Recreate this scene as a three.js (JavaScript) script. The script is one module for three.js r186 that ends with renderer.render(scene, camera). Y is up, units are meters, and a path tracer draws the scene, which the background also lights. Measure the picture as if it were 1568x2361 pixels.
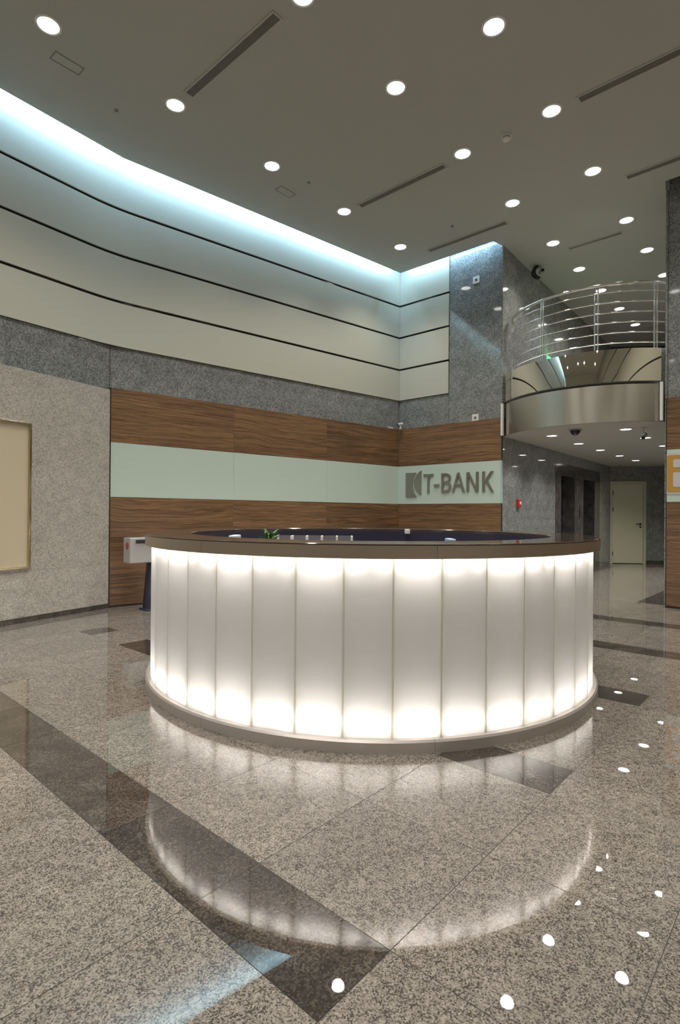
import * as THREE from 'three';
import { FontLoader } from 'three/addons/loaders/FontLoader.js';
import { TextGeometry } from 'three/addons/geometries/TextGeometry.js';
import { RectAreaLightUniformsLib } from 'three/addons/lights/RectAreaLightUniformsLib.js';
import { mergeGeometries } from 'three/addons/utils/BufferGeometryUtils.js';
import { RoundedBoxGeometry } from 'three/addons/geometries/RoundedBoxGeometry.js';

// ------------------------------------------------------------------ camera, exposure, light levels
// Room frame: the round desk stands at the origin, x runs to the right of the lobby's axis, -z runs along the axis to the corridor.
RectAreaLightUniformsLib.init();
const scene = new THREE.Scene();
scene.background = new THREE.Color(0x000000);
const camera = new THREE.PerspectiveCamera(2 * Math.atan(1180.5 / 1266) * 180 / Math.PI, 1568 / 2361, 0.05, 60);
camera.rotation.order = 'YXZ';
camera.position.set(2.909, 1.25, 3.61);
camera.rotation.set(0.0038, 41.8 * Math.PI / 180, 0.008);
const renderer = new THREE.WebGLRenderer();
renderer.toneMapping = THREE.LinearToneMapping;
renderer.toneMappingExposure = 1.4;
renderer.shadowMap.enabled = true;
const LEVEL = { spot: 10, soffit: 6.5, cove: 60, tubeTop: 50, tubeBottom: 48 };
const HALIDE = new THREE.Color().setRGB(1, 0.97, 0.9), COVE = new THREE.Color().setRGB(0.42, 0.71, 1), TUBE = new THREE.Color().setRGB(1, 0.937, 0.865);

// ------------------------------------------------------------------ helpers
const rng = (s => () => { s |= 0; s = s + 0x6D2B79F5 | 0; let t = Math.imul(s ^ s >>> 15, 1 | s); t = t + Math.imul(t ^ t >>> 7, 61 | t) ^ t; return ((t ^ t >>> 14) >>> 0) / 4294967296; })(7);
const V3 = (v, y, u) => new THREE.Vector3(v, y, -u);
const D2R = Math.PI / 180;
const taken = {};
function numbered(n) { const k = taken[n] = (taken[n] ?? -1) + 1; return k ? `${n}_${String(k).padStart(3, '0')}` : n; }
function tag(o, label, category, group, kind) { o.userData.label = label; if (category) o.userData.category = category; if (group) o.userData.group = group; if (kind) o.userData.kind = kind; return o; }
function thing(name, label, category, [v, y, u] = [0, 0, 0], turn = 0, group) {
  const o = new THREE.Group(); o.name = numbered(name); o.position.set(v, y, -u); o.rotation.y = turn; scene.add(o);
  return tag(o, label, category, group);
}
function struct(name, label) { const o = new THREE.Group(); o.name = name; scene.add(o); o.userData.kind = 'structure'; if (label) { o.userData.label = label; } return o; }
function part(name, geo, mat, parent) { const m = new THREE.Mesh(geo, mat); m.name = name; parent.add(m); return m; }
function copy(o, [v, y, u], label, group) { const c = o.clone(); c.name = numbered(o.userData.base); scene.add(c); c.position.set(v, y, -u); c.userData = { ...o.userData }; if (label) c.userData.label = label; if (group) c.userData.group = group; return c; }
// a box with uv in metres, shifted by a random piece of the pattern
function box(w, h, d, shift = true, turnGrain = false) {
  const g = new THREE.BoxGeometry(w, h, d), p = g.attributes.position, n = g.attributes.normal, uv = g.attributes.uv;
  const a = shift ? rng() * 7 : 0, b = shift ? rng() * 7 : 0;
  for (let i = 0; i < p.count; i++) {
    const ax = Math.abs(n.getX(i)), ay = Math.abs(n.getY(i));
    let s = ax > .5 ? p.getZ(i) : p.getX(i), t = ay > .5 ? p.getZ(i) : p.getY(i);
    if (turnGrain) [s, t] = [t, s];
    uv.setXY(i, s + a, t + b);
  }
  return g;
}
// a box standing along the plan line a -> b, its face towards the right of that line; off: how far the face stands out; y0..y1
function wallBox(parent, name, mat, a, b, t0, t1, y0, y1, off, thick, shift = true) {
  const L = Math.hypot(b[0] - a[0], b[1] - a[1]), d = [(b[0] - a[0]) / L, (b[1] - a[1]) / L], n = [d[1], -d[0]];
  const tm = (t0 + t1) / 2, w = off - thick / 2;
  const m = part(name, box(t1 - t0, y1 - y0, thick, shift), mat, parent);
  m.position.copy(V3(a[0] + d[0] * tm + n[0] * w, (y0 + y1) / 2, a[1] + d[1] * tm + n[1] * w));
  m.rotation.y = Math.atan2(d[1], d[0]);
  return m;
}
const along = (a, b, t, off = 0) => { const L = Math.hypot(b[0] - a[0], b[1] - a[1]), d = [(b[0] - a[0]) / L, (b[1] - a[1]) / L]; return [a[0] + d[0] * t + d[1] * off, a[1] + d[1] * t - d[0] * off]; };
// a vertical prism over a plan polygon
function prism(pts, y0, y1, holes = []) {
  const V2 = a => a.map(p => new THREE.Vector2(p[0], p[1])), shape = new THREE.Shape(V2(pts)); for (const h of holes) shape.holes.push(new THREE.Path(V2(h)));
  const g = new THREE.ExtrudeGeometry(shape, { depth: y1 - y0, bevelEnabled: false });
  g.rotateX(-Math.PI / 2); g.translate(0, y0, 0); return g;
}
// part of a ring standing upright: radii r0..r1, heights y0..y1, angles in degrees (plan, from +v towards +u)
function arcBlock(r0, r1, y0, y1, a0, a1, seg = 24) {
  const pts = [];
  for (let i = 0; i <= seg; i++) { const t = (a0 + (a1 - a0) * i / seg) * D2R; pts.push([Math.cos(t) * r1, Math.sin(t) * r1]); }
  for (let i = seg; i >= 0; i--) { const t = (a0 + (a1 - a0) * i / seg) * D2R; pts.push([Math.cos(t) * r0, Math.sin(t) * r0]); }
  return prism(pts, y0, y1);
}
// the same with smooth normals and uv round the curve, from a closed profile of [r, y] points
function arcSweep(profile, a0, a1, seg) {
  const pos = [], nor = [], uv = [], idx = [], n = profile.length;
  for (let k = 0; k < n; k++) {
    const p = profile[k], q = profile[(k + 1) % n], dr = q[0] - p[0], dy = q[1] - p[1], l = Math.hypot(dr, dy) || 1, nr = dy / l, ny = -dr / l, base = pos.length / 3;
    for (let i = 0; i <= seg; i++) {
      const t = (a0 + (a1 - a0) * i / seg) * D2R, c = Math.cos(t), s = Math.sin(t);
      for (const e of [p, q]) { pos.push(e[0] * c, e[1], -e[0] * s); nor.push(nr * c, ny, -nr * s); uv.push(t * p[0], e === p ? 0 : l); }
    }
    for (let i = 0; i < seg; i++) { const b = base + i * 2; idx.push(b, b + 2, b + 1, b + 1, b + 2, b + 3); }
  }
  if (a1 - a0 < 359.9) for (const [a, flip] of [[a0, 1], [a1, 0]]) {
    const t = a * D2R, base = pos.length / 3, sg = flip ? -1 : 1;
    for (const e of profile) { pos.push(e[0] * Math.cos(t), e[1], -e[0] * Math.sin(t)); nor.push(-Math.sin(t) * sg, 0, -Math.cos(t) * sg); uv.push(e[0], e[1]); }
    for (const f of THREE.ShapeUtils.triangulateShape(profile.map(e => new THREE.Vector2(e[0], e[1])), [])) idx.push(base + f[0], base + f[flip ? 1 : 2], base + f[flip ? 2 : 1]);
  }
  const g = new THREE.BufferGeometry();
  g.setAttribute('position', new THREE.Float32BufferAttribute(pos, 3)); g.setAttribute('normal', new THREE.Float32BufferAttribute(nor, 3)); g.setAttribute('uv', new THREE.Float32BufferAttribute(uv, 2)); g.setIndex(idx);
  return g;
}
const rect = (r0, r1, y0, y1) => [[r1, y0], [r1, y1], [r0, y1], [r0, y0]];

// a panel that follows a plan path with soft bends: face on the right of the path
function bend(pts, r, n = 8) {
  const out = [pts[0]];
  for (let i = 1; i + 1 < pts.length; i++) {
    const p = pts[i], a = pts[i - 1], b = pts[i + 1], la = Math.hypot(a[0] - p[0], a[1] - p[1]), lb = Math.hypot(b[0] - p[0], b[1] - p[1]);
    const s = [p[0] + (a[0] - p[0]) / la * r, p[1] + (a[1] - p[1]) / la * r], e = [p[0] + (b[0] - p[0]) / lb * r, p[1] + (b[1] - p[1]) / lb * r];
    for (let k = 0; k <= n; k++) { const t = k / n; out.push([0, 1].map(c => s[c] * (1 - t) ** 2 + 2 * p[c] * t * (1 - t) + e[c] * t * t)); }
  }
  out.push(pts[pts.length - 1]); return out;
}
function pathPanel(parent, name, mat, pts, y0, y1, off, thick) {
  const n = pts.length, nrm = pts.map((p, i) => { const a = pts[Math.max(0, i - 1)], b = pts[Math.min(n - 1, i + 1)], l = Math.hypot(b[0] - a[0], b[1] - a[1]); return [(b[1] - a[1]) / l, -(b[0] - a[0]) / l]; });
  const F = pts.map((p, i) => [p[0] + nrm[i][0] * off, p[1] + nrm[i][1] * off]), B = pts.map((p, i) => [p[0] + nrm[i][0] * (off - thick), p[1] + nrm[i][1] * (off - thick)]);
  const pos = [], nor = [], uv = [], idx = []; let s = 0; const S = pts.map((p, i) => i ? s += Math.hypot(p[0] - pts[i - 1][0], p[1] - pts[i - 1][1]) : 0);
  const strip = (P, Q, py, qy, N) => { const b = pos.length / 3; for (let i = 0; i < n; i++) { pos.push(P[i][0], py, -P[i][1], Q[i][0], qy, -Q[i][1]); const m = N(i); nor.push(...m, ...m); uv.push(S[i], py, S[i], qy); } for (let i = 0; i + 1 < n; i++) { const k = b + i * 2; idx.push(k, k + 2, k + 1, k + 1, k + 2, k + 3); } };
  strip(F, F, y0, y1, i => [nrm[i][0], 0, -nrm[i][1]]); strip(B, B, y1, y0, i => [-nrm[i][0], 0, nrm[i][1]]); strip(B, F, y0, y0, () => [0, -1, 0]); strip(F, B, y1, y1, () => [0, 1, 0]);
  const g = new THREE.BufferGeometry(); g.setAttribute('position', new THREE.Float32BufferAttribute(pos, 3)); g.setAttribute('normal', new THREE.Float32BufferAttribute(nor, 3)); g.setAttribute('uv', new THREE.Float32BufferAttribute(uv, 2)); g.setIndex(idx);
  return part(name, g, mat, parent);
}

// ------------------------------------------------------------------ textures
function lattice(n, seed, m = n) { const a = new Float32Array(n * m); let s = seed; for (let i = 0; i < a.length; i++) { s = (Math.imul(s, 1664525) + 1013904223) >>> 0; a[i] = s / 4294967296; } return a; }
function noiseFn(n, seed, m = n) { // tiles after n cells across and m up
  const a = lattice(n, seed, m);
  return (x, y) => { const xi = Math.floor(x), yi = Math.floor(y), fx = x - xi, fy = y - yi, sx = fx * fx * (3 - 2 * fx), sy = fy * fy * (3 - 2 * fy), w = (k, p) => ((k % p) + p) % p, x0 = w(xi, n), x1 = w(xi + 1, n), y0 = w(yi, m) * n, y1 = w(yi + 1, m) * n;
    return (a[y0 + x0] * (1 - sx) + a[y0 + x1] * sx) * (1 - sy) + (a[y1 + x0] * (1 - sx) + a[y1 + x1] * sx) * sy; };
}
function dataTex(w, h, fn, metresX, metresY, srgb = true) {
  const d = new Uint8Array(w * h * 4);
  for (let y = 0; y < h; y++) for (let x = 0; x < w; x++) { const c = fn(x, y), i = (y * w + x) * 4; d[i] = Math.max(0, Math.min(255, c[0])); d[i + 1] = Math.max(0, Math.min(255, c[1])); d[i + 2] = Math.max(0, Math.min(255, c[2])); d[i + 3] = 255; }
  const t = new THREE.DataTexture(d, w, h); t.wrapS = t.wrapT = THREE.RepeatWrapping; t.magFilter = THREE.LinearFilter; t.minFilter = THREE.LinearMipmapLinearFilter; t.generateMipmaps = true;
  if (srgb) t.colorSpace = THREE.SRGBColorSpace; t.repeat.set(1 / metresX, 1 / metresY); t.needsUpdate = true; return t;
}
// speckled granite: grains of a few millimetres, each of one mineral's colour
function granite(size, metres, cell, minerals, cloudy, seed) {
  const n = Math.round(size / cell), px = lattice(n, seed), py = lattice(n, seed + 11), tone = lattice(n, seed + 23), jit = lattice(n, seed + 31), big = noiseFn(8, seed + 5), mid = noiseFn(48, seed + 6);
  const w = k => ((k % n) + n) % n;
  return dataTex(size, size, (x, y) => {
    const gx = x / size * n, gy = y / size * n, cx = Math.floor(gx), cy = Math.floor(gy); let best = 9, at = 0;
    for (let j = -1; j <= 1; j++) for (let i = -1; i <= 1; i++) { const k = w(cy + j) * n + w(cx + i), dx = cx + i + px[k] - gx, dy = cy + j + py[k] - gy, d = dx * dx + dy * dy; if (d < best) { best = d; at = k; } }
    let t = tone[at] + (mid(gx / n * 48, gy / n * 48) - .5) * .35; let c = minerals[minerals.length - 1][1];
    for (const [lim, col] of minerals) if (t < lim) { c = col; break; }
    const f = 1 + (jit[at] - .5) * .16 + (big(gx / n * 8, gy / n * 8) - .5) * cloudy;
    return [c[0] * f, c[1] * f, c[2] * f];
  }, metres, metres);
}
function woodTexture(seed) { // walnut veneer, grain along x
  const W = 1024, H = 1024, N = (nx, ny, k) => { const f = noiseFn(nx, seed + k, ny); return (s, t) => f(s * nx, t * ny); };
  const a = N(3, 7, 0), b = N(9, 16, 1), w = N(20, 40, 9), c = N(5, 300, 2), e = N(16, 150, 3), bands = N(3, 64, 4), knot = N(4, 9, 8), pores = N(90, 340, 5), tone = N(2, 5, 12);
  return dataTex(W, H, (x, y) => {
    const s = x / W, t = y / H, q = t + (a(s, t) - .5) * .07 + (b(s, t) - .5) * .026 + (w(s, t) - .5) * .006;
    const ring = bands(s, q) * .34 + c(s, q) * .38 + e(s, q) * .28, flame = Math.pow(Math.abs(Math.sin((q * 20 + knot(s, q) * 2) * Math.PI)), 3);
    const v = Math.max(0, Math.min(1, (ring - .5) * .95 + .42 + flame * .08 + (tone(s, q) - .5) * .2 - (pores(s, q) > .8 ? .14 : 0)));
    const dark = [78, 56, 40], light = [188, 146, 104];
    return [0, 1, 2].map(k => dark[k] + (light[k] - dark[k]) * v);
  }, 2.6, 1.1);
}
const tex = {
  floor: granite(1024, .82, 5, [[.16, [84, 78, 72]], [.36, [112, 104, 97]], [.72, [142, 133, 124]], [2, [163, 154, 144]]], .07, 101),
  wall: granite(1024, .9, 5, [[.2, [78, 80, 80]], [.45, [112, 114, 113]], [.8, [142, 144, 142]], [2, [168, 169, 165]]], .12, 202),
  pale: granite(1024, .9, 5, [[.15, [138, 130, 122]], [.4, [168, 160, 150]], [.75, [190, 182, 171]], [2, [206, 198, 187]]], .06, 303),
  dark: granite(512, .7, 4, [[.3, [58, 54, 50]], [.7, [74, 68, 63]], [2, [92, 85, 79]]], .3, 404),
  wood: woodTexture(11), wood2: woodTexture(57),
};
const std = o => new THREE.MeshPhysicalMaterial(o);
const rgb = (r, g, b) => new THREE.Color().setRGB(r, g, b);
const M = {
  floor: [1, .95, 1.05].map(k => std({ map: tex.floor, color: rgb(.86 * k, .865 * k, .87 * k), roughness: .012, ior: 1.9 })),
  floorDark: [1, .85].map(k => std({ map: tex.dark, color: rgb(1.05 * k, 1.02 * k, 1.01 * k), roughness: .012, ior: 1.9 })),
  grout: std({ color: rgb(.09, .08, .07), roughness: .8 }),
  granite: [1.12, 1.08, 1.15].map(k => std({ map: tex.wall, color: rgb(k, k, k), roughness: .05, ior: 1.5 })),
  pale: [1.12, 1.08].map(k => std({ map: tex.pale, color: rgb(k * .96, k * .985, k), roughness: .05, ior: 1.5 })),
  graniteDark: std({ map: tex.dark, color: rgb(1.2, 1.32, 1.45), roughness: .12, ior: 1.5 }),
  cream: std({ color: rgb(.59, .58, .48), roughness: .55 }),
  channel: std({ color: rgb(.02, .02, .018), roughness: .12, metalness: .6 }),
  ceiling: std({ color: rgb(.49, .48, .435), roughness: .9 }),
  plaster: std({ color: rgb(.7, .7, .68), roughness: .9 }),
  core: std({ color: rgb(.3, .3, .29), roughness: .9 }),
  wood: [[tex.wood, 1], [tex.wood2, .9], [tex.wood, .84]].map(([m, k]) => std({ map: m, color: rgb(k, k, k), roughness: .36 })),
  woodEdge: std({ color: rgb(.05, .035, .022), roughness: .5 }),
  band: std({ color: rgb(.62, .73, .64), roughness: .06, ior: 1.5 }),
  bandEdge: std({ color: rgb(.45, .62, .58), roughness: .1 }),
  steel: std({ color: rgb(.55, .54, .5), roughness: .22, metalness: 1 }),
  letter: std({ color: rgb(.42, .41, .37), roughness: .28, metalness: 1 }),
  chrome: std({ color: rgb(.82, .81, .78), roughness: .06, metalness: 1 }),
  mirror: std({ color: rgb(.8, .76, .68), roughness: .025, metalness: 1 }),
  brushed: std({ color: rgb(.62, .59, .53), roughness: .27, metalness: 1, anisotropy: .85, anisotropyRotation: Math.PI / 2 }),
  brass: std({ color: rgb(.62, .53, .36), roughness: .14, metalness: 1 }),
  bronze: std({ color: rgb(.36, .3, .24), roughness: .32, metalness: .5 }),
  stoneTop: std({ color: rgb(.075, .055, .045), roughness: .07, ior: 1.55 }),
  kick: std({ color: rgb(.6, .55, .52), roughness: .34, metalness: .5 }),
  uglass: std({ color: rgb(.965, .958, .955), roughness: 1, transmission: .62, thickness: 0, specularIntensity: .3 }),
  seal: std({ color: rgb(.86, .86, .8), roughness: 1, transmission: .6, thickness: 0, specularIntensity: .3 }),
  white: std({ color: rgb(.78, .77, .74), roughness: .6 }),
  navy: std({ color: rgb(.035, .032, .06), roughness: .3 }),
  worktop: std({ color: rgb(.16, .15, .17), roughness: .4 }),
  black: std({ color: rgb(.012, .012, .013), roughness: .3 }),
  shaft: std({ color: rgb(.02, .02, .021), roughness: .28, metalness: .3 }),
  vent: std({ color: rgb(.3, .285, .25), roughness: .6 }),
  door: std({ color: rgb(.62, .61, .44), roughness: .5 }),
  doorFrame: std({ color: rgb(.56, .55, .4), roughness: .5 }),
  red: std({ color: rgb(.5, .04, .035), roughness: .4 }),
  orange: std({ color: rgb(.56, .33, .085), roughness: .35 }),
  signWhite: std({ color: rgb(.66, .62, .62), roughness: .4 }),
  poster: std({ color: rgb(.66, .57, .4), roughness: .45 }),
  leaf: std({ color: rgb(.1, .19, .06), roughness: .6 }),
  pot: std({ color: rgb(.6, .58, .54), roughness: .5 }),
  paper: std({ color: rgb(.75, .77, .8), roughness: .8 }),
  blue: std({ color: rgb(.42, .52, .72), roughness: .5 }),
  grey: std({ color: rgb(.4, .41, .41), roughness: .4 }),
  machine: std({ color: rgb(.52, .51, .5), roughness: .35, metalness: .3 }),
  smoke: std({ color: rgb(.02, .02, .022), roughness: .05 }),
  lens: std({ color: rgb(.9, .9, .88), emissive: HALIDE, emissiveIntensity: 9, roughness: .5 }),
  tube: std({ color: rgb(.9, .9, .9), emissive: TUBE, emissiveIntensity: 2.2, roughness: .5 }),
  coveTube: std({ color: rgb(.9, .9, .9), emissive: COVE, emissiveIntensity: 3, roughness: .5 }),
  exit: std({ color: rgb(.1, .5, .2), emissive: rgb(.08, .9, .25), emissiveIntensity: .8, roughness: .5 }),
};
const pick = a => a[Math.floor(rng() * a.length)];

// ------------------------------------------------------------------ plan of the room (v = right of the axis, u = along it)
const HC = 5.75, TOP = 6.35;
const KINK = [-4.113, -.274], CORNER = [-3.28, 4.994], JAMB = [-1.18, 4.994], UPLEFT = [-3.53, -6], LOWLEFT = [-2.82, -5.85];
const RISE = 5.0;
const mir = p => [-p[0], p[1]];

// ------------------------------------------------------------------ floor: single slabs with open joints
{
  const floor = struct('floor');
  const bed = part('screed', new THREE.BoxGeometry(11, .2, 22), M.grout, floor); bed.position.set(0, -.1015, -3.6);
  const U = [-5.655, -5.05, -4.445, -3.84, -3.235, -2.63, -2.33, -1.735, -1.13, -.83, -.21, .41, .70, 1.32, 1.94, 2.23, 2.84, 3.45, 3.75, 4.36, 4.97, 5.235];
  U.unshift(-6.26); while (U[U.length - 1] < 14) U.push(U[U.length - 1] + .61);
  const VL = [-4.725, -4.14, -3.555, -2.97, -2.70, -2.11, -1.53, -.95, -.365, .22, .805, 1.39, 1.972, 2.555, 3.14, 3.725, 4.31, 4.9];
  const VC = [-1.5, -1.06, -.365, .22, .805, 1.2];
  const j = .0013, cells = [];
  for (let r = 0; r + 1 < U.length; r++) {
    const u0 = U[r], u1 = U[r + 1], um = (u0 + u1) / 2, L = u0 >= 5.2 ? VC : VL;
    for (let c = 0; c + 1 < L.length; c++) {
      const v0 = L[c], v1 = L[c + 1], vm = (v0 + v1) / 2; let dark = false;
      const row = k => Math.abs(um - k) < .02;
      if (row(-2.48)) dark = vm < 1.97;
      if (row(-.98) || row(.555)) dark = [[1.39, 1.98], [-2.12, -1.52], [-2.98, -2.69]].some(([a, b]) => vm > a && vm < b);
      if (row(2.085) || row(3.6)) dark = true;
      if (u0 >= 5.2) dark = vm < -1.06 || vm > .8;
      cells.push({ v0, v1, u0, u1, dark });
    }
  }
  camera.updateMatrixWorld();
  const inv = camera.matrixWorld.clone().invert();
  for (const c of cells) {
    c.d = Math.hypot((c.v0 + c.v1) / 2 - 2.909, (c.u0 + c.u1) / 2 + 3.61);
    c.seen = [[c.v0, c.u0], [c.v1, c.u0], [c.v0, c.u1], [c.v1, c.u1]].some(([v, u]) => { const q = V3(v, 0, u).applyMatrix4(inv); return q.z < -.2 && Math.abs(q.x / -q.z) < .66 && q.y / -q.z > -.98; });
  }
  const near = cells.filter(c => c.seen).sort((a, b) => a.d - b.d).slice(0, 290), set = new Set(near), shared = new Map();
  const shape = (w, d, k) => { const key = `${w.toFixed(3)} ${d.toFixed(3)} ${k}`; if (!shared.has(key)) shared.set(key, box(w, .02, d)); return shared.get(key); };
  for (const c of near) {
    const m = part('floor_tile', shape(c.v1 - c.v0 - 2 * j, c.u1 - c.u0 - 2 * j, Math.floor(rng() * 4)), c.dark ? pick(M.floorDark) : pick(M.floor), floor);
    m.position.copy(V3((c.v0 + c.v1) / 2, -.01, (c.u0 + c.u1) / 2));
  }
  for (const dark of [true, false]) {
    const rest = cells.filter(c => !set.has(c) && c.dark === dark).map(c => box(c.v1 - c.v0 - 2 * j, .02, c.u1 - c.u0 - 2 * j).translate((c.v0 + c.v1) / 2, -.01, -(c.u0 + c.u1) / 2));
    if (rest.length) { const m = part(dark ? 'dark_tiles_beyond' : 'light_tiles_beyond', mergeGeometries(rest), dark ? M.floorDark[0] : M.floor[0], floor); m.userData.kind = 'stuff'; }
  }
}

// ------------------------------------------------------------------ walls
const PANELS = [[3.436, 4.006], [4.043, 4.62], [4.657, 5.226], [5.263, 6.2]];
function creamPanels(w, a, b, t0, t1) {
  for (const [y0, y1] of PANELS) wallBox(w, 'cream_panel', M.cream, a, b, t0, t1, y0, y1, 0, .03);
  wallBox(w, 'dark_channel', M.channel, a, b, t0, t1, 3.43, 6.2, -.022, .02);
}
function slabs(w, a, b, t0, t1, ys, cuts, mats, off = -.025) {
  const T = [t0, ...cuts.filter(c => c > t0 + .05 && c < t1 - .05), t1];
  for (let r = 0; r + 1 < ys.length; r++) for (let c = 0; c + 1 < T.length; c++) wallBox(w, 'stone_slab', pick(mats), a, b, T[c] + .001, T[c + 1] - .001, ys[r] + .001, ys[r + 1] - .001, off, .025);
}
const WOODROWS = [[.03, .912], [.918, 1.448]], WOODTOP = [2.172, 2.88], GLASS = [1.452, 2.168];
function cladding(w, a, b, cuts) {
  for (let c = 0; c + 1 < cuts.length; c++) {
    const t0 = cuts[c] + .0012, t1 = cuts[c + 1] - .0012;
    for (const [y0, y1] of [...WOODROWS, WOODTOP]) wallBox(w, 'wood_panel', pick(M.wood), a, b, t0, t1, y0, y1, 0, .04);
    wallBox(w, 'glass_panel', M.band, a, b, t0, t1, GLASS[0], GLASS[1], .002, .012);
    wallBox(w, 'glass_backing', M.bandEdge, a, b, t0, t1, GLASS[0], GLASS[1], -.012, .028);
  }
  wallBox(w, 'wood_plinth', M.woodEdge, a, b, cuts[0], cuts[cuts.length - 1], 0, .03, -.01, .03);
}
const wallLeft = struct('wall_left');
{
  const w = wallLeft, L = Math.hypot(CORNER[0] - KINK[0], CORNER[1] - KINK[1]);
  wallBox(w, 'wall_body', M.core, KINK, CORNER, -.2, L + .4, 0, TOP, -.05, .3);
  cladding(w, KINK, CORNER, [.01, 1.8, 3.585, L]);
  wallBox(w, 'wood_side', M.woodEdge, KINK, CORNER, 0, .009, 0, 2.88, 0, .04);
  slabs(w, KINK, CORNER, 0, L, [2.874, 3.434], [1.2, 2.4, 3.6, 4.8], M.granite);
  const path = bend([UPLEFT, KINK, CORNER], .32);
  for (const [y0, y1] of PANELS) pathPanel(w, 'cream_panel', M.cream, path, y0, y1, 0, .03);
  pathPanel(w, 'dark_channel', M.channel, path, 3.43, 6.2, -.022, .02);
  // further towards the entrance: panels above, pale stone below
  const LU = Math.hypot(KINK[0] - UPLEFT[0], KINK[1] - UPLEFT[1]);
  wallBox(w, 'wall_body', M.core, UPLEFT, KINK, -1, LU + .1, 2.5, TOP, -.05, .3);
  slabs(w, UPLEFT, KINK, 0, LU, [2.6, 3.434], [.9, 2.1, 3.3, 4.5], M.granite);
  const LL = Math.hypot(KINK[0] - LOWLEFT[0], KINK[1] - LOWLEFT[1]);
  wallBox(w, 'wall_body', M.core, LOWLEFT, KINK, -1, LL, 0, 2.84, -.03, .3);
  slabs(w, LOWLEFT, KINK, 0, LL - .005, [.06, .575], [.6, 1.8, 3.0, 4.2], M.pale, 0);
  slabs(w, LOWLEFT, KINK, 0, LL - .005, [.575, 2.85], [LL - 3.46, LL - 2.26, LL - 1.06], M.pale, 0);
}
{
  const b = struct('baseboard_left'), LL = Math.hypot(KINK[0] - LOWLEFT[0], KINK[1] - LOWLEFT[1]);
  wallBox(b, 'skirting', M.floorDark[0], LOWLEFT, KINK, 0, LL - .004, 0, .059, .004, .03);
}
const wallFar = struct('wall_far');
{
  const w = wallFar, L = JAMB[0] - CORNER[0], cut = 1.07;
  wallBox(w, 'wall_body', M.core, CORNER, JAMB, -.4, L - .03, 0, TOP, -.05, .25);
  cladding(w, CORNER, JAMB, [0, L - .012]);
  wallBox(w, 'wood_side', M.woodEdge, CORNER, JAMB, L - .011, L, 0, 1.45, 0, .04);
  wallBox(w, 'glass_side', M.bandEdge, CORNER, JAMB, L - .011, L, 1.452, 2.168, 0, .04);
  wallBox(w, 'wood_side', M.woodEdge, CORNER, JAMB, L - .011, L, 2.172, 2.88, 0, .04);
  slabs(w, CORNER, JAMB, 0, cut, [2.874, 3.434], [], M.granite);
  creamPanels(w, CORNER, JAMB, .003, cut);
  slabs(w, CORNER, JAMB, cut + .004, L, [2.874, 3.436, 4.26, 5.38, 6.2], [], M.granite);
}
const wallCorridor = struct('wall_corridor_left');
const CE = [-1.46, 12.05], LEAN = Math.atan2(.28, 7.056);
{
  const w = wallCorridor, a = JAMB, b = CE, L = Math.hypot(CE[0] - JAMB[0], CE[1] - JAMB[1]);
  wallBox(w, 'wall_body', M.core, a, b, .06, 2.68, 0, TOP, -.03, .3);
  wallBox(w, 'wall_body', M.core, a, b, 2.68, 6.0, 2.35, TOP, -.03, .3);
  wallBox(w, 'wall_body', M.core, a, b, 6.0, L + .4, 0, TOP, -.03, .3);
  slabs(w, a, b, 0, 2.68, [0, .62, 1.186, 1.745, 2.35], [.92], M.granite, 0);
  slabs(w, a, b, 6.0, L, [0, .62, 1.186, 1.745, 2.35], [], M.granite, 0);
  slabs(w, a, b, 0, L, [2.35, 2.874, 3.436, 4.0, 4.56, 5.13, 5.75], [.92, 2.68, 4.34, 6.0], M.granite, 0);
}
// the wall across the end of the corridor, with its doors
const ED = [Math.cos(36 * D2R), Math.sin(36 * D2R)], EB = [CE[0] + ED[0] * 3.4, CE[1] + ED[1] * 3.4];
{
  const w = struct('wall_corridor_end');
  wallBox(w, 'wall_body', M.core, CE, EB, -.3, 3.6, 0, TOP, -.03, .3);
  slabs(w, CE, EB, 0, 3.4, [.09, .62, 1.186, 1.745, 2.315, 2.6], [1.1, 2.3], M.granite, 0);
  slabs(w, CE, EB, 0, 3.4, [3.1, 3.7, 4.3, 4.9, 5.5], [1.1, 2.3], M.granite, 0);
  wallBox(w, 'dark_frieze', M.graniteDark, CE, EB, 0, 3.4, 5.502, 5.75, 0, .025);
  wallBox(w, 'skirting', M.floorDark[0], CE, EB, 0, 3.4, 0, .088, .004, .03);
  const r = struct('wall_corridor_right');
  wallBox(r, 'wall_body', M.core, [1.2, 13.6], [1.2, 4.994], 0, 8.55, 0, TOP, -.03, .3);
  slabs(r, [1.2, 13.6], [1.2, 4.994], 0, 8.6, [0, 1.186, 2.315, 3.436, 4.56, 5.75], [2.1, 4.2, 6.4], M.granite, 0);
}
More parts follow.
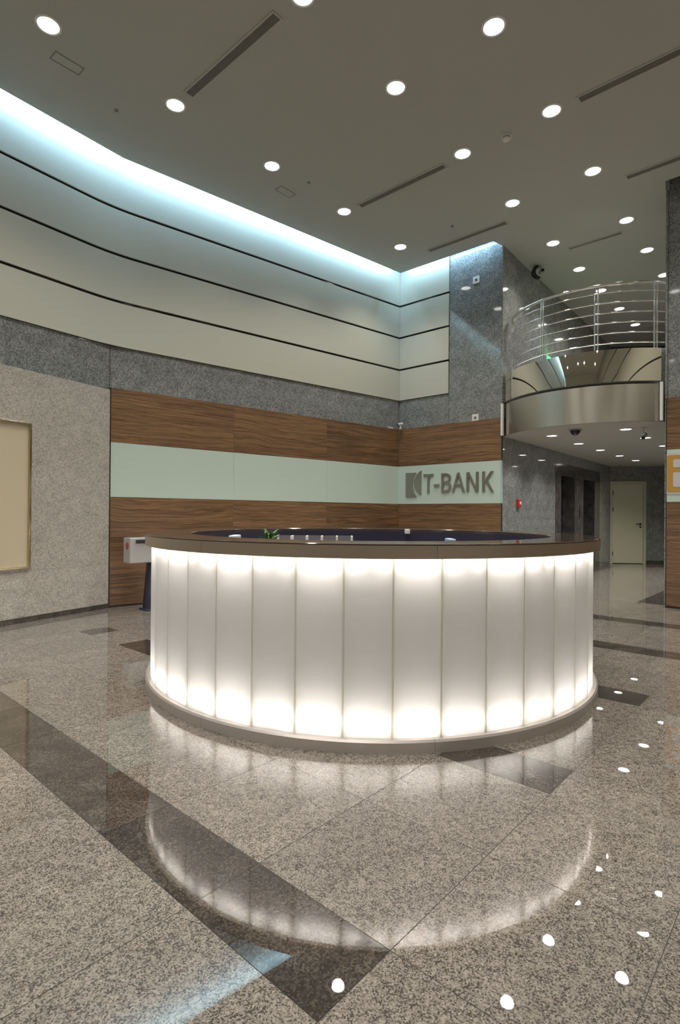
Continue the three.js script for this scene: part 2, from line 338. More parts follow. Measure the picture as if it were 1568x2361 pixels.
// right side, the left one mirrored; the frame shows only its jamb, the mirror-bright balcony shows the rest
{
  const w = struct('wall_far_right'), a = [1.215, 4.994], b = mir(CORNER), L = b[0] - a[0], cut = L - 1.07;
  wallBox(w, 'wall_body', M.core, a, b, .03, L + .4, 0, TOP, -.05, .25);
  cladding(w, a, b, [.012, L]);
  wallBox(w, 'wood_side', M.woodEdge, a, b, 0, .011, 0, 2.88, 0, .04);
  slabs(w, a, b, 0, cut, [2.874, 3.436, 4.0, 4.56, 5.13, 6.2], [], M.granite);
  slabs(w, a, b, cut, L, [2.874, 3.434], [], M.granite);
  creamPanels(w, a, b, cut, L);
  const r = struct('wall_right'), A = mir(CORNER), K = mir(KINK), LR = Math.hypot(A[0] - K[0], A[1] - K[1]);
  wallBox(r, 'wall_body', M.core, A, K, -.4, LR + .2, 0, TOP, -.05, .3);
  cladding(r, A, K, [0, LR - 3.585, LR - 1.8, LR]);
  slabs(r, A, K, 0, LR, [2.874, 3.434], [1.7, 3.4], M.granite);
  creamPanels(r, A, K, 0, LR);
  const Q = mir(UPLEFT), LQ = Math.hypot(K[0] - Q[0], K[1] - Q[1]);
  wallBox(r, 'wall_body', M.core, K, Q, -.1, LQ + 1, 0, TOP, -.05, .3);
  slabs(r, K, Q, 0, LQ, [0, .575, 2.85, 3.434], [2, 4], M.pale);
  creamPanels(r, K, Q, 0, LQ);
  const e = struct('wall_rear');
  wallBox(e, 'wall_body', M.core, [4.2, -6.0], [-4.2, -6.0], 0, 8.4, 0, TOP, -.03, .3);
  slabs(e, [4.2, -6.0], [-4.2, -6.0], 0, 8.4, [0, 1.186, 2.315, 3.436], [2.1, 4.2, 6.3], M.pale, 0);
  creamPanels(e, [4.2, -6.0], [-4.2, -6.0], 0, 8.4);
}

// ------------------------------------------------------------------ ceiling, with the light slot along the walls
const VENTS = [
  [-2.245, -.84, -.37, -.285, 'long slotted ceiling vent between the two lamps nearest the entrance end'],
  [-2.225, -.82, 2.48, 2.565, 'long slotted ceiling vent pointing from panelled wall lamp row to the smoke detector'],
  [-2.205, -.83, 4.295, 4.38, 'long slotted ceiling vent just in front of the lit slot over the logo wall'],
  [.87, 2.27, 2.455, 2.545, 'long slotted ceiling vent on the pillar side, the wider of the two there'],
  [.88, 2.28, 4.28, 4.365, 'long slotted ceiling vent in front of the top of the pillar'],
  [-.385, .42, 5.79, 5.845, 'short slotted ceiling vent above the balcony rail'],
  [-.36, .5, 10.98, 11.05, 'short slotted ceiling vent at the far end of the upper corridor'],
];
const SLOT = [[-3.42, -6.1], [-3.692, -1.705], [-3.803, -.28], [-3.085, 4.735], [-1.24, 4.75], [-1.195, 4.994]];
{
  const c = struct('ceiling');
  const half = [...SLOT, [-1.3, 5.06], [-1.6, 14.1]];
  const holes = VENTS.map(([v0, v1, u0, u1]) => [[v0, u0], [v0, u1], [v1, u1], [v1, u0]]);
  part('ceiling_slab', prism([...half, ...half.map(mir).reverse()], HC, HC + .13, holes), M.ceiling, c);
  const up = struct('ceiling_upper');
  part('roof_slab', prism([[-5, -6.6], [-5, 14.2], [5, 14.2], [5, -6.6]], TOP - .1, TOP + .1), M.plaster, up);
}
function line(p, q, off) { const L = Math.hypot(q[0] - p[0], q[1] - p[1]), d = [(q[0] - p[0]) / L, (q[1] - p[1]) / L], n = [-d[1], d[0]]; return [[p[0] + n[0] * off, p[1] + n[1] * off], [q[0] + n[0] * off, q[1] + n[1] * off], n, L]; }
{
  let k = 0;
  const runs = [[SLOT[0], SLOT[1], 1, ['curved panels by the entrance']], [SLOT[1], SLOT[2], 1, ['bend of the cream panels']], [SLOT[2], SLOT[3], 2, ['straight panels beside their bend', 'straight panels beside the room corner']], [SLOT[3], SLOT[4], 1, ['logo wall']]];
  for (const [p, q, n, where] of runs) {
    const [a, b, out, L] = line(p, q, .07);
    for (let i = 0; i < n; i++) {
      const f = (i + .5) / n, cv = a[0] + (b[0] - a[0]) * f, cu = a[1] + (b[1] - a[1]) * f, len = L / n - .05;
      const t = thing('cove_light', `bluish tube hidden in the ceiling slot above the ${where[i]}`, 'light', [cv, HC + .2, cu], Math.atan2(b[1] - a[1], b[0] - a[0]), 'cove lights in the ceiling slot');
      part('tube', new THREE.CylinderGeometry(.013, .013, len, 10).rotateZ(Math.PI / 2), M.coveTube, t);
      part('batten', new THREE.BoxGeometry(len, .03, .05).translate(0, -.035, .045), M.plaster, t);
      const l = new THREE.RectAreaLight(COVE, LEVEL.cove, len, .03); l.castShadow = true;
      scene.add(l); l.position.copy(V3(cv + out[0] * .02, HC + .195, cu + out[1] * .02)); l.lookAt(V3(cv + out[0] * 1.02, HC + .195 - .9, cu + out[1] * 1.02));
    }
  }
}

// ------------------------------------------------------------------ ceiling lamps
const ORD = ['first', 'second', 'third', 'fourth', 'fifth', 'sixth', 'seventh', 'eighth'];
function lamp(v, u, y, r, power, label, group, angle) {
  const t = thing('downlight', label, 'light', [v, y, u], 0, group);
  part('trim_ring', new THREE.LatheGeometry([[r, .004], [r + .004, -.008], [r + .022, -.006], [r + .024, 0], [r + .022, .004]].map(p => new THREE.Vector2(...p)), 28), M.white, t);
  part('lamp_glass', new THREE.CylinderGeometry(r, r, .006, 28).translate(0, -.001, 0), M.lens, t);
  const s = new THREE.SpotLight(HALIDE, power, 0, angle, .85, 2); s.position.set(0, -.012, 0); s.target.position.set(0, -3, 0); s.castShadow = true; s.shadow.radius = r / .02; t.add(s, s.target);
  return t;
}
for (const [v, us] of [[-2.5, [-4.49, -3.07, -1.66, -.34, 1.065, 2.48, 3.91]], [-.525, [-4.49, -3.07, -1.66, -.31, 1.06, 2.467, 3.905, 5.455, 6.72, 7.98, 9.26, 10.57]], [.58, [-4.49, -3.07, -1.66, -.33, 1.066, 2.469, 3.89, 5.47, 6.718, 7.99, 9.26]], [2.5, [-4.49, -3.07, -1.66, -.34, 1.065, 2.48, 3.91]]])  // entrance-end lamps and the far right row are unseen, added to light the foreground
  us.forEach((u, i) => {
    const back = u > 5, n = back ? us.filter(x => x > 5).indexOf(u) : us.filter(x => x <= 5).length - 1 - i;
    const [row, from] = v < -2 ? ['in the row beside the cream panelled wall', 'from the room corner'] : v > 1 ? ['in the unseen added row beyond the pillar', 'from the pillar wall'] : back ? [`above the upper corridor, ${v < 0 ? 'granite wall' : 'pillar'} side`, 'from the balcony rail'] : [`in the ${v < 0 ? 'logo wall' : 'pillar'} side row over the desk`, 'from the balcony'];
    lamp(v, u, HC, .09, LEVEL.spot, `recessed ceiling downlight ${row}, ${ORD[n]} ${from}`, `downlights ${row}`, 1.0);
  });
for (const [v, us] of [[-.51, [5.42, 6.7, 7.96, 9.29, 10.6]], [.6, [5.42, 6.6, 7.96, 9.29, 10.6]]])  // last pillar side lamp is out of sight, added to brighten the corridor end
  us.forEach((u, i) => lamp(v, u, 2.5652, .075, LEVEL.soffit, `small downlight in the low corridor ceiling, ${v < 0 ? 'lift' : 'pillar'} side, ${ORD[i]} from the balcony edge`, `downlights under the balcony, ${v < 0 ? 'lift' : 'pillar'} side`, 1.1));

// ------------------------------------------------------------------ ceiling fittings
function vent([v0, v1, u0, u1, label]) { // slats in the mouth of a duct that passes up through the ceiling
  const t = thing('air_vent', label, 'vent', [(v0 + v1) / 2, HC, (u0 + u1) / 2]), w = v1 - v0, d = u1 - u0, n = 5;
  part('duct_top', new THREE.BoxGeometry(w + .04, .01, d + .04).translate(0, .137, 0), M.vent, t);
  for (const s of [-1, 1]) { part('frame', new THREE.BoxGeometry(w + .04, .008, .02).translate(0, -.0045, s * (d / 2 + .01)), M.ceiling, t); part('frame', new THREE.BoxGeometry(.02, .008, d).translate(s * (w / 2 + .01), -.0045, 0), M.ceiling, t); }
  for (let i = 0; i < n; i++) part('slat', new THREE.BoxGeometry(w, .016, d / n * .42).rotateX(.35).translate(0, .003, (i + .5) / n * d - d / 2), M.vent, t);
}
for (const v of VENTS) vent(v);
function hatch(v0, v1, u0, u1, label) {
  const t = thing('access_panel', label, 'access panel', [(v0 + v1) / 2, HC, (u0 + u1) / 2]), w = v1 - v0, d = u1 - u0;
  part('cover', new RoundedBoxGeometry(w - .008, .008, d - .008, 1, .002), M.ceiling, t);
  for (const s of [-1, 1]) { part('edge_strip', new THREE.BoxGeometry(w + .012, .006, .006).translate(0, -.003, s * (d / 2 + .003)), M.vent, t); part('edge_strip', new THREE.BoxGeometry(.006, .006, d).translate(s * (w / 2 + .003), -.003, 0), M.vent, t); }
}
hatch(-2.877, -2.757, -1.5, -1.228, 'flush rectangular ceiling access panel near the lamp closest to the lit slot, entrance end');
hatch(-2.853, -2.73, 1.437, 1.7, 'small flush ceiling access panel beside a middle lamp of the panelled wall row');
for (const [v, u, l] of [[-3.069, -.735, 'by the lit slot'], [-2.388, 1.625, 'by the small access panel'], [-1.501, 3.893, 'in front of the logo wall vent']]) {
  const t = thing('sprinkler_head', `tiny round sprinkler head on the ceiling ${l}`, 'sprinkler', [v, HC, u]);
  part('plate', new THREE.CylinderGeometry(.022, .026, .006, 16).translate(0, -.003, 0), M.vent, t);
  part('nozzle', new THREE.CylinderGeometry(.006, .009, .02, 10).translate(0, -.015, 0), M.steel, t);
}
{
  const t = thing('smoke_detector', 'round white smoke detector on the ceiling between the lamp rows', 'smoke detector', [.027, HC, 2.521]);
  part('base', new THREE.CylinderGeometry(.058, .062, .018, 28).translate(0, -.009, 0), M.white, t);
  part('head', new THREE.LatheGeometry([[.0, -.06], [.03, -.058], [.045, -.045], [.048, -.02], [.0, -.018]].map(p => new THREE.Vector2(...p)), 28), M.white, t);
  part('vent_ring', new THREE.TorusGeometry(.046, .004, 8, 28).rotateX(Math.PI / 2).translate(0, -.032, 0), M.vent, t);
}

// ------------------------------------------------------------------ reception desk
{
  const desk = thing('reception_desk', 'large round reception desk of glowing white channel glass with a brown top', 'reception desk');
  const RG = 1.728, N = 41, STEP = 360 / N, A0 = -99.26, Y0 = .066, Y1 = 1.03;
  // channel glass: U-shaped profiles, flanges inwards
  const w = 2 * RG * Math.sin(STEP / 2 * D2R) - .013, t = .008, fl = .041;
  const s = new THREE.Shape([[-w / 2, 0], [w / 2, 0], [w / 2, -fl], [w / 2 - t, -fl], [w / 2 - t, -t], [-w / 2 + t, -t], [-w / 2 + t, -fl], [-w / 2, -fl]].map(p => new THREE.Vector2(...p)));
  const gg = new THREE.ExtrudeGeometry(s, { depth: Y1 - Y0, bevelEnabled: false }).rotateX(-Math.PI / 2).rotateY(Math.PI);
  const seal = new THREE.BoxGeometry(.009, Y1 - Y0, .02);
  for (let k = 0; k < N; k++) {
    const a = (A0 + (k + .5) * STEP) * D2R, r = RG * Math.cos(STEP / 2 * D2R), m = part('glass_panel', gg, M.uglass, desk);
    m.position.set(Math.cos(a) * r, Y0, -Math.sin(a) * r); m.rotation.y = a + Math.PI / 2;
    const b = (A0 + k * STEP) * D2R, q = part('seal', seal, M.seal, desk);
    q.position.set(Math.cos(b) * (RG - .013), (Y0 + Y1) / 2, -Math.sin(b) * (RG - .013)); q.rotation.y = b + Math.PI / 2;
  }
  part('core_wall', arcSweep([[1.585, .0], [1.585, 1.05], [1.565, 1.05], [1.565, .0]], 0, 360, 120), M.grey, desk);
  // tubes behind the glass, above and below
  const tubeLen = .46, tg = new THREE.CylinderGeometry(.008, .008, tubeLen, 10).rotateZ(Math.PI / 2);
  for (let k = 0; k < 20; k++) for (const [y, lv, tilt] of [[.99, LEVEL.tubeTop, -.2], [.135, LEVEL.tubeBottom, .25]]) {
    const a = (-41.9 + 18 * k) * D2R, r = y > .5 ? 1.658 : 1.632;
    const m = part('fluorescent_tube', tg, M.tube, desk); m.position.set(Math.cos(a) * r, y, -Math.sin(a) * r); m.rotation.y = a + Math.PI / 2;
    const l = new THREE.RectAreaLight(TUBE, lv, tubeLen, .02); l.castShadow = true; scene.add(l);
    l.position.set(Math.cos(a) * (r + .012), y, -Math.sin(a) * (r + .012)); l.lookAt(Math.cos(a) * (r + 1), y + tilt, -Math.sin(a) * (r + 1));
  }
  // top: polished ring with a dropped fascia
  part('counter_top', arcSweep([[1.770, 1.0885], [1.773, 1.091], [1.773, 1.0935], [1.770, 1.096], [1.446, 1.096], [1.44, 1.09], [1.44, 1.066], [1.75, 1.066], [1.75, 1.0885]], 0, 360, 180), M.stoneTop, desk);
  for (let k = 0; k < 8; k++) part('fascia', arcSweep(rect(1.752, 1.772, 1.018, 1.088), -39.3 + 45 * k + .03, -39.3 + 45 * (k + 1) - .03, 24), M.bronze, desk);
  part('top_bearer', arcSweep(rect(1.56, 1.752, 1.035, 1.066), 0, 360, 120), M.white, desk);
  for (let k = 0; k < 8; k++) part('kick_plate', arcSweep([[1.762, 0], [1.762, .055], [1.752, .066], [1.70, .066], [1.70, 0]], -39.3 + 45 * k + .03, -39.3 + 45 * (k + 1) - .03, 24), M.kick, desk);
  part('plinth', arcSweep(rect(1.585, 1.70, 0, .064), 0, 360, 120), M.white, desk);
  part('inner_wall', arcSweep(rect(1.44, 1.46, 0, 1.066), 0, 360, 120), M.navy, desk);
  part('work_surface', arcSweep(rect(.72, 1.44, .71, .74), 0, 360, 96), M.worktop, desk);
  part('inner_leg_panel', arcSweep(rect(1.1, 1.12, 0, .71), 0, 360, 72), M.navy, desk);
}
// things on the work surface inside the desk
{
  const t = thing('desk_organiser', 'pale open pigeonhole organiser standing inside the round desk', 'organiser', [-1.015, .7415, .392], 41.8 * D2R), W = .76, H = .285, D = .22;
  part('back_panel', new THREE.BoxGeometry(W, H, .008).translate(0, H / 2, -D / 2), M.worktop, t);
  part('bottom', new THREE.BoxGeometry(W, .012, D).translate(0, .006, 0), M.white, t);
  part('shelf', new THREE.BoxGeometry(W, .008, D).translate(0, H * .5, 0), M.grey, t);
  for (let i = 0; i < 6; i++) part('divider', new THREE.BoxGeometry(.018, H, D).translate(-W / 2 + i * W / 5, H / 2, 0), M.white, t);
}
{
  const t = thing('potted_plant', 'small green leafy plant in a pale pot inside the round desk', 'plant', [-.86, .7415, -.345]);
  part('pot', new THREE.LatheGeometry([[0, 0], [.045, 0], [.06, .12], [.066, .12], [.066, .14], [.058, .14], [.055, .1], [0, .1]].map(p => new THREE.Vector2(...p)), 24), M.pot, t);
  const leaf = new THREE.BufferGeometry(), pos = [], idx = [], n = 6;
  for (let i = 0; i <= n; i++) { const f = i / n, ww = .017 * Math.sin(Math.PI * Math.min(1, f * .96 + .04)), y = .02 * Math.sin(f * 2.2), x = f * .11; pos.push(x, y + .004, -ww, x, y, 0, x, y + .004, ww); }
  for (let i = 0; i < n; i++) { const b = i * 3; for (const k of [0, 1]) idx.push(b + k, b + k + 1, b + k + 3, b + k + 1, b + k + 4, b + k + 3); }
  leaf.setAttribute('position', new THREE.Float32BufferAttribute(pos, 3)); leaf.setIndex(idx); leaf.computeVertexNormals();
  for (let sidx = 0; sidx < 6; sidx++) {
    const a = sidx * 1.05 + .3, lean = .03 + rng() * .05, h = .26 + rng() * .07, top = new THREE.Vector3(Math.cos(a) * lean, h, Math.sin(a) * lean);
    part('stem', new THREE.TubeGeometry(new THREE.QuadraticBezierCurve3(new THREE.Vector3(0, .09, 0), new THREE.Vector3(top.x * .3, h * .6, top.z * .3), top), 8, .003, 6), M.leaf, t);
    for (let k = 0; k < 6; k++) { const m = part('leaf', leaf, M.leaf, t), f = .62 + k * .075; m.position.set(top.x * f, h * f, top.z * f); m.rotation.set(0, k * 2.4 + a, .2 + rng() * .7); }
  }
}
{
  const bind = (v, u, h, mat, label) => { const t = thing('ring_binder', label, 'binder', [v, .7415, u], 41.8 * D2R); part('cover', new RoundedBoxGeometry(.062, h, .22, 2, .006).translate(0, h / 2, 0), mat, t); part('label_slip', new THREE.BoxGeometry(.034, h * .4, .002).translate(0, h * .55, .1105), M.paper, t); return t; };
  bind(-.82, -.76, .325, M.paper, 'white file box whose top shows inside the round desk left of the plant');
  bind(.223, .964, .285, M.blue, 'pale blue file box whose top shows inside the round desk by the logo wall side');
  const c = thing('paper_card', 'white paper card leaning on the inner rim at the desk\'s far left end', 'card', [-.765, 1.0, -1.165], 41.8 * D2R);
  part('sheet', new THREE.BoxGeometry(.055, .09, .003).rotateX(-.25), M.paper, c);
  const i = thing('intercom_box', 'small white intercom box fixed to the inside of the desk rim below the logo wall', 'intercom', [-.508, 1.068, 1.307], Math.atan2(.515, -1.325));
  part('body', new RoundedBoxGeometry(.066, .05, .03, 2, .005), M.white, i); part('grille', new THREE.BoxGeometry(.05, .022, .004).translate(0, -.01, .0155), M.grey, i);
}

// ------------------------------------------------------------------ balcony over the corridor mouth
{
  const UC = 6.12, R = 1.6, b = thing('balcony', 'curved balcony with mirror polished parapet, brushed steel band and chrome rails', 'balcony', [0, 0, UC]);
  const arc = (r, a0, a1, n) => Array.from({ length: n + 1 }, (_, i) => { const t = (a0 + (a1 - a0) * i / n) * D2R; return [Math.cos(t) * r, Math.sin(t) * r]; });
  part('deck', prism([...arc(R - .03, -139, -41, 40), [1.21, -.8], [1.21, 7.8], [-1.455, 5.92], [-1.19, -.8]], 2.575, 3.08), M.core, b);
  part('deck_floor', prism([...arc(R - .2, -137, -43, 40), [1.195, -.8], [1.195, 7.7], [-1.4, 5.85], [-1.175, -.8]], 3.08, 3.1), M.floorDark[0], b);
  part('soffit', prism([...arc(R - .02, -140, -40, 40), [1.21, -.8], [1.21, 7.8], [-1.455, 5.92], [-1.19, -.8]], 2.57, 2.5745), M.ceiling, b);
  part('brushed_band', arcSweep(rect(R - .02, R - .012, 2.575, 3.095), -139.5, -40.5, 72), M.brushed, b);
  part('recess_strip', arcSweep(rect(R - .25, R - .2, 3.1, 3.137), -139, -41, 48), M.steel, b);
  for (const [p, q] of [[-141, -126.4], [-126.3, -90.1], [-90, -41]]) part('mirror_panel', arcSweep(rect(R - .01, R, 3.135, 3.59), p, q, 60), M.mirror, b);
  part('parapet', arcSweep(rect(R - .26, R - .01, 3.137, 3.585), -141, -41, 60), M.white, b);
  for (const s of [-1, 1]) part('end_trim', new THREE.BoxGeometry(.035, .53, .05).translate(s * 1.165, 2.84, UC - 5.0 + .03), M.white, b);
  const ring = (r, y, rad, a0, a1) => { const c = new THREE.CatmullRomCurve3(arc(r, a0, a1, 30).map(p => new THREE.Vector3(p[0], y, -p[1]))); return new THREE.TubeGeometry(c, 90, rad, 8); };
  const RR = 1.45;
  part('handrail', ring(RR, 4.56, .025, -142, -38), M.chrome, b);
  for (const y of [4.446, 4.298, 4.153, 4.009, 3.861, 3.716]) part('rail', ring(RR, y, .0095, -142, -38), M.chrome, b);
  for (const a of [-138, -106.4, -74.7, -43.3]) {
    const x = Math.cos(a * D2R) * (RR + .0), z = -Math.sin(a * D2R) * RR, px = -Math.sin(a * D2R), pz = -Math.cos(a * D2R), post = new THREE.Group(); post.name = 'post'; b.add(post); post.position.set(x, 0, z);
    for (const s of [-1, 1]) part('bar', new THREE.CylinderGeometry(.011, .011, .97, 10).translate(px * s * .02, 4.07, pz * s * .018), M.chrome, post);
    part('foot', new THREE.CylinderGeometry(.04, .04, .012, 16).translate(0, 3.591, 0), M.chrome, post);
  }
}

// ------------------------------------------------------------------ logo and lettering on the glass band
const font = await new FontLoader().loadAsync('fonts/droid/droid_sans_regular.typeface.json');
{
  const F = 4.994 - .002, lg = thing('logo_sign', 'brushed steel emblem and letters on the pale glass band', 'sign', [-3.102, 1.585, F - .004]);
  const S = pts => { const s = new THREE.Shape(); s.moveTo(...pts[0]); return s; };
  const H = .45, W = .345, ex = { depth: .014, bevelEnabled: true, bevelThickness: .001, bevelSize: .001, bevelSegments: 1, curveSegments: 20 };
  const a = new THREE.Shape(); a.moveTo(0, 0); a.lineTo(.245, 0); a.bezierCurveTo(.12, .13, .13, .33, .23, H - .0); a.lineTo(0, H); a.closePath();
  part('emblem_square', new THREE.ExtrudeGeometry(a, ex), M.letter, lg);
  const c = new THREE.Shape(); c.moveTo(W, .03); c.bezierCurveTo(.13, .12, .12, .36, W, H + .035); c.closePath();
  part('emblem_sail', new THREE.ExtrudeGeometry(c, ex), M.letter, lg);
  const size = .34, glyphs = 'T-BANK';
  let x = .398; const right = 1.782, adv = [...glyphs].map(ch => font.data.glyphs[ch].ha * size / font.data.resolution), total = adv.reduce((p, q) => p + q), sx = (right - x) / total;
  [...glyphs].forEach((ch, i) => {
    const g = new TextGeometry(ch, { font, size, depth: .02, curveSegments: 10, bevelEnabled: true, bevelThickness: .002, bevelSize: .004, bevelSegments: 1 }); g.scale(sx, 1, 1); g.translate(x, .072, 0);
    const m = part('letter', g, M.letter, lg); m.userData.label = ch === '-' ? 'steel hyphen' : `steel letter ${ch}`; x += adv[i] * sx;
  });
}
{
  const t = thing('orange_sign', 'orange square sign with pale rounded letter on the pillar\'s pale glass band', 'sign', [1.226, 1.555, 4.994 - .004]);
  const rr = (x, y, w, h, r) => { const s = new THREE.Shape(); s.moveTo(x + r, y); s.lineTo(x + w - r, y); s.quadraticCurveTo(x + w, y, x + w, y + r); s.lineTo(x + w, y + h - r); s.quadraticCurveTo(x + w, y + h, x + w - r, y + h); s.lineTo(x + r, y + h); s.quadraticCurveTo(x, y + h, x, y + h - r); s.lineTo(x, y + r); s.quadraticCurveTo(x, y, x + r, y); return s; };
  part('backing', new THREE.ExtrudeGeometry(rr(0, 0, .62, .565, .02), { depth: .004, bevelEnabled: false }), M.signWhite, t);
  part('orange_square', new THREE.ExtrudeGeometry(rr(.002, .03, .56, .505, .03), { depth: .007, bevelEnabled: false }), M.orange, t);
  part('pale_shape', new THREE.ExtrudeGeometry(rr(.08, .365, .36, .11, .02), { depth: .01, bevelEnabled: false }), M.signWhite, t);
  part('pale_shape', new THREE.ExtrudeGeometry(rr(.08, .1, .36, .2, .025), { depth: .01, bevelEnabled: false }), M.signWhite, t);
}

// ------------------------------------------------------------------ fittings on the walls
for (const [y, l] of [[5.322, 'high on the grey granite, near the lit slot'], [2.935, 'low on the grey granite, just above the wood panel']]) {
  const t = thing('wall_socket', `square white socket plate ${l}`, 'socket', [-1.68, y, 4.994 + .024]);
  part('plate', new RoundedBoxGeometry(.125, .125, .014, 2, .006).translate(0, 0, .005), M.white, t);
  part('insert', new THREE.BoxGeometry(.046, .046, .006).translate(0, 0, .0125), M.grey, t);
  part('button', new THREE.BoxGeometry(.02, .024, .004).translate(.004, -.002, .0165), M.black, t);
}
{
  const t = thing('wall_camera', 'small white and black camera on the wood panel top in the room corner', 'camera', [-3.2, 2.88, 4.93]);
  part('bracket', new THREE.CylinderGeometry(.009, .012, .07, 10).translate(0, .035, 0), M.white, t);
  part('body', new THREE.CylinderGeometry(.022, .022, .1, 16).rotateX(Math.PI / 2).rotateY(-.5).rotateX(.25).translate(0, .09, .01), M.white, t);
  part('lens', new THREE.CylinderGeometry(.019, .019, .012, 16).rotateX(Math.PI / 2).translate(0, 0, .053).rotateY(-.5).rotateX(.25).translate(0, .09, .01), M.black, t);
  part('foot', new THREE.CylinderGeometry(.03, .034, .008, 16).translate(0, .004, 0), M.white, t);
}
{
  const t = thing('ceiling_camera', 'black camera with curved hood hanging from the ceiling beside the corridor wall', 'camera', [-1.03, HC, 6.1]);
  t.rotation.y = 41.8 * D2R;
  const hood = new THREE.Shape(); hood.absarc(0, 0, .115, 1.75, 4.9, false); hood.absarc(.035, 0, .095, 4.6, 2.0, true); hood.closePath();
  part('hood', new THREE.ExtrudeGeometry(hood, { depth: .06, bevelEnabled: true, bevelSize: .004, bevelThickness: .004, bevelSegments: 2, curveSegments: 24 }).translate(0, -.12, -.03), M.black, t);
  part('stem', new THREE.CylinderGeometry(.01, .01, .07, 10).translate(.04, -.035, 0), M.grey, t);
  part('body', new THREE.CylinderGeometry(.035, .03, .12, 16).rotateX(Math.PI / 2).translate(.06, -.1, -.02), M.grey, t);
  part('lens', new THREE.CylinderGeometry(.026, .026, .02, 16).rotateX(Math.PI / 2).translate(.06, -.1, .045), M.black, t);
}
{
  const t = thing('dome_camera', 'dark glass dome camera under the balcony', 'camera', [0, 2.57, 5.01]);
  part('base', new THREE.CylinderGeometry(.1, .105, .018, 28).translate(0, -.009, 0), M.grey, t);
  part('dome', new THREE.SphereGeometry(.075, 28, 14, 0, Math.PI * 2, Math.PI / 2, Math.PI / 2).translate(0, -.018, 0), M.smoke, t);
  const c = thing('soffit_camera', 'grey bullet camera on a bracket under the balcony beside the pillar', 'camera', [.83, 2.57, 5.45]);
  part('bracket', new THREE.CylinderGeometry(.008, .008, .11, 10).translate(0, -.055, 0), M.grey, c);
  part('foot', new THREE.CylinderGeometry(.035, .035, .01, 16).translate(0, -.005, 0), M.grey, c);
  part('body', new THREE.CylinderGeometry(.03, .03, .13, 16).rotateX(Math.PI / 2).rotateX(.5).translate(.02, -.13, .03), M.grey, c);
  part('lens', new THREE.CylinderGeometry(.024, .024, .016, 16).rotateX(Math.PI / 2).translate(0, 0, .07).rotateX(.5).translate(.02, -.13, .03), M.black, c);
}
{
  const t = thing('fire_alarm', 'red fire alarm box on the granite corridor wall', 'fire alarm', [-1.207, 1.39, 5.677], Math.PI / 2 + LEAN);
  part('body', new RoundedBoxGeometry(.11, .145, .05, 2, .008).translate(0, .0725, .025), M.red, t);
  part('call_point', new RoundedBoxGeometry(.05, .05, .02, 2, .004).translate(0, .08, .055), M.white, t);
}
{
  const t = thing('exit_sign', 'green lit exit sign on the corridor wall behind the balcony rail', 'sign', [-1.265, 4.23, 7.13], Math.PI / 2 + LEAN);
  part('housing', new RoundedBoxGeometry(.34, .14, .05, 2, .006).translate(0, .07, .025), M.grey, t);
  part('lit_face', new THREE.BoxGeometry(.31, .115, .006).translate(0, .07, .0505), M.exit, t);
  const l = new THREE.PointLight(rgb(.1, 1, .3), .15); l.position.set(0, .07, .12); l.castShadow = true; t.add(l);
}
{
  const q = along(KINK, CORNER, 5.12, -.02), t = thing('junction_box', 'tiny white junction box lying on the wood panel top by the corner camera', 'box', [q[0], 2.8805, q[1]], Math.atan2(CORNER[1] - KINK[1], CORNER[0] - KINK[0]));
  part('case', new RoundedBoxGeometry(.12, .028, .035, 2, .004).translate(0, .014, 0), M.white, t);
  part('lid_seam', new THREE.BoxGeometry(.1205, .002, .0355).translate(0, .019, 0), M.grey, t);
}
// lifts: one dark stone portal with two deep openings
{
  const t = struct('door_3', 'dark stone lift surround with two black lift doors in the corridor wall'); { const q = along(JAMB, CE, 2.68); t.position.copy(V3(q[0], 0, q[1])); }
  t.rotation.y = LEAN;
  const blk = (n, mat, u0, u1, y0, y1, x0, x1) => part(n, box(x1 - x0, y1 - y0, u1 - u0).translate((x0 + x1) / 2, (y0 + y1) / 2, -(u0 + u1) / 2), mat, t);
  blk('lintel', M.graniteDark, .0, 3.32, 2.09, 2.348, -.28, .006);
  for (const [p, q] of [[0, .36], [1.275, 1.93], [2.86, 3.32]]) blk('jamb', M.graniteDark, p, q, 0, 2.09, -.28, .006);
  for (const [a, b] of [[.36, 1.275], [1.93, 2.86]]) for (const k of [0, 1]) { const m = (a + b) / 2; blk('lift_door', M.shaft, k ? m + .002 : a, k ? b : m - .002, 0, 2.09, -.3, -.26); }
  blk('indicator', M.steel, 1.52, 1.62, 1.74, 1.91, .006, .016); blk('call_panel', M.steel, 1.56, 1.67, 1.2, 1.49, .006, .014);
  part('call_button', new THREE.CylinderGeometry(.014, .014, .006, 14).rotateZ(Math.PI / 2).translate(.017, 1.36, -1.615), M.black, t);
}
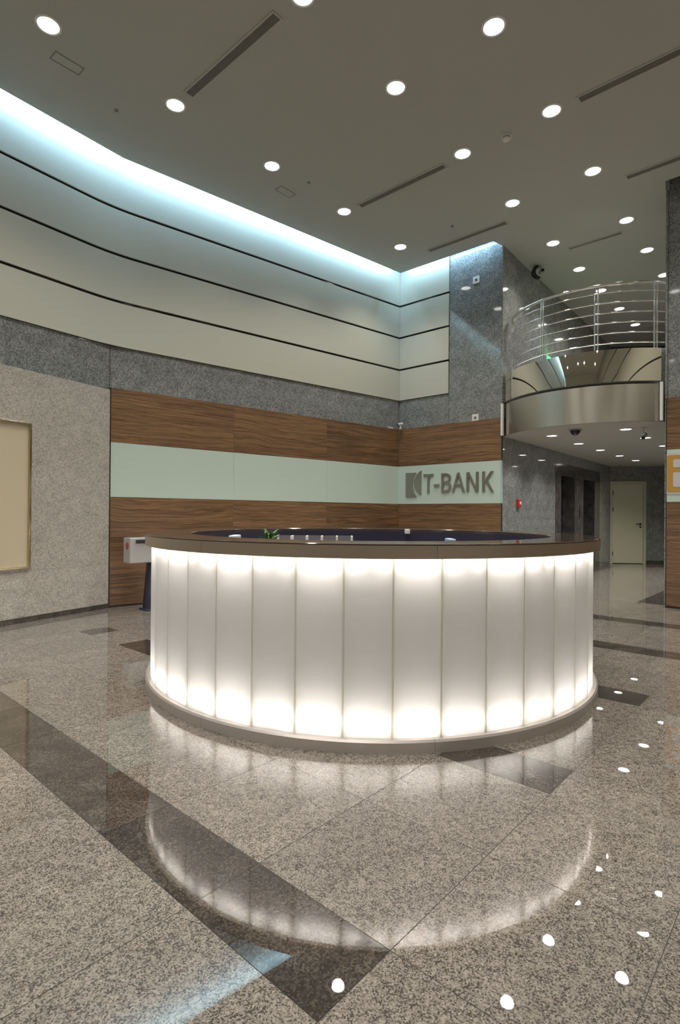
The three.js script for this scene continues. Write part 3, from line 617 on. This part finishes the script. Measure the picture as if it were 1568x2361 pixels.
// doors across the end of the corridor
for (const [n, y, h, t0, lab] of [['door_1', .0, 2.175, -.02, 'pale cream door'], ['door_2', 3.12, 2.42, -.02, 'pale door upstairs']]) {
  const d = struct(n), w = .91, p = along(CE, EB, t0 + w / 2, .0);
  d.position.copy(V3(p[0], y, p[1])); d.rotation.y = Math.atan2(ED[1], ED[0]);
  for (const s of [-1, 1]) part('door_frame', new THREE.BoxGeometry(.07, h, .06).translate(s * (w / 2 - .035), h / 2, .01), M.doorFrame, d);
  part('door_frame', new THREE.BoxGeometry(w - .14, .07, .06).translate(0, h - .035, .01), M.doorFrame, d);
  part('door_leaf', new RoundedBoxGeometry(w - .15, h - .085, .04, 2, .004).translate(0, (h - .085) / 2 + .012, .008), M.door, d);
  for (const f of [.12, .66, .86]) part('hinge', new THREE.CylinderGeometry(.012, .012, .11, 10).translate(-w / 2 + .072, h * f, .034), M.black, d);
  const hd = new THREE.Group(); hd.name = 'door_handle'; d.add(hd); hd.position.set(w / 2 - .14, 1.05, .03);
  part('rose', new THREE.CylinderGeometry(.026, .026, .01, 18).rotateX(Math.PI / 2), M.black, hd); part('lever', new RoundedBoxGeometry(.13, .018, .018, 2, .006).translate(-.055, 0, .04), M.black, hd); part('neck', new THREE.CylinderGeometry(.009, .009, .04, 10).rotateX(Math.PI / 2).translate(0, 0, .02), M.black, hd);
  part('keyhole', new THREE.CylinderGeometry(.024, .024, .012, 18).rotateX(Math.PI / 2).translate(w / 2 - .14, .97, .03), M.black, d);
}
// framed panel on the pale stone wall
{
  const LL = Math.hypot(KINK[0] - LOWLEFT[0], KINK[1] - LOWLEFT[1]), t1 = LL - 1.382 + .312, W = 1.25, H = 1.64, p = along(LOWLEFT, KINK, t1 - W / 2, .001);
  const d = [(KINK[0] - LOWLEFT[0]) / LL, (KINK[1] - LOWLEFT[1]) / LL];
  const t = thing('framed_board', 'cream display board in a polished brass frame on the pale stone wall', 'display board', [p[0], .608, p[1]], Math.atan2(d[1], d[0]));
  part('board', new THREE.BoxGeometry(W - .04, H - .04, .012).translate(0, H / 2, .008), M.poster, t);
  for (const s of [-1, 1]) part('frame_bar', new RoundedBoxGeometry(.026, H, .04, 2, .004).translate(s * (W / 2 - .013), H / 2, .02), M.brass, t);
  for (const y of [.013, H - .013]) part('frame_bar', new RoundedBoxGeometry(W - .052, .026, .04, 2, .004).translate(0, y, .02), M.brass, t);
}
// the cabinet behind the desk
{
  const t = thing('ticket_machine', 'grey metal machine with red sticker on a stand between desk and wood panels', 'machine', [-3.64, 0, -.15], 41.8 * D2R + .75);
  part('head', new RoundedBoxGeometry(.34, .315, .2, 2, .01).translate(.05, .775, 0), M.machine, t);
  part('slot', new THREE.BoxGeometry(.2, .045, .006).translate(.05, .885, .121), M.black, t);
  part('stand', new THREE.CylinderGeometry(.05, .1, .6, 4, 1)  .rotateY(Math.PI / 4).translate(.2, .315, -.02), M.navy, t);
  part('foot', new RoundedBoxGeometry(.2, .02, .22, 2, .006).translate(.2, .01, -.02), M.navy, t);
  part('sticker', new THREE.CylinderGeometry(.046, .046, .003, 24).rotateZ(Math.PI / 2).translate(-.121, .83, .02), M.red, t);
}

scene.traverse(o => { if (o.isMesh) { o.castShadow = true; o.receiveShadow = true; } });
renderer.render(scene, camera);
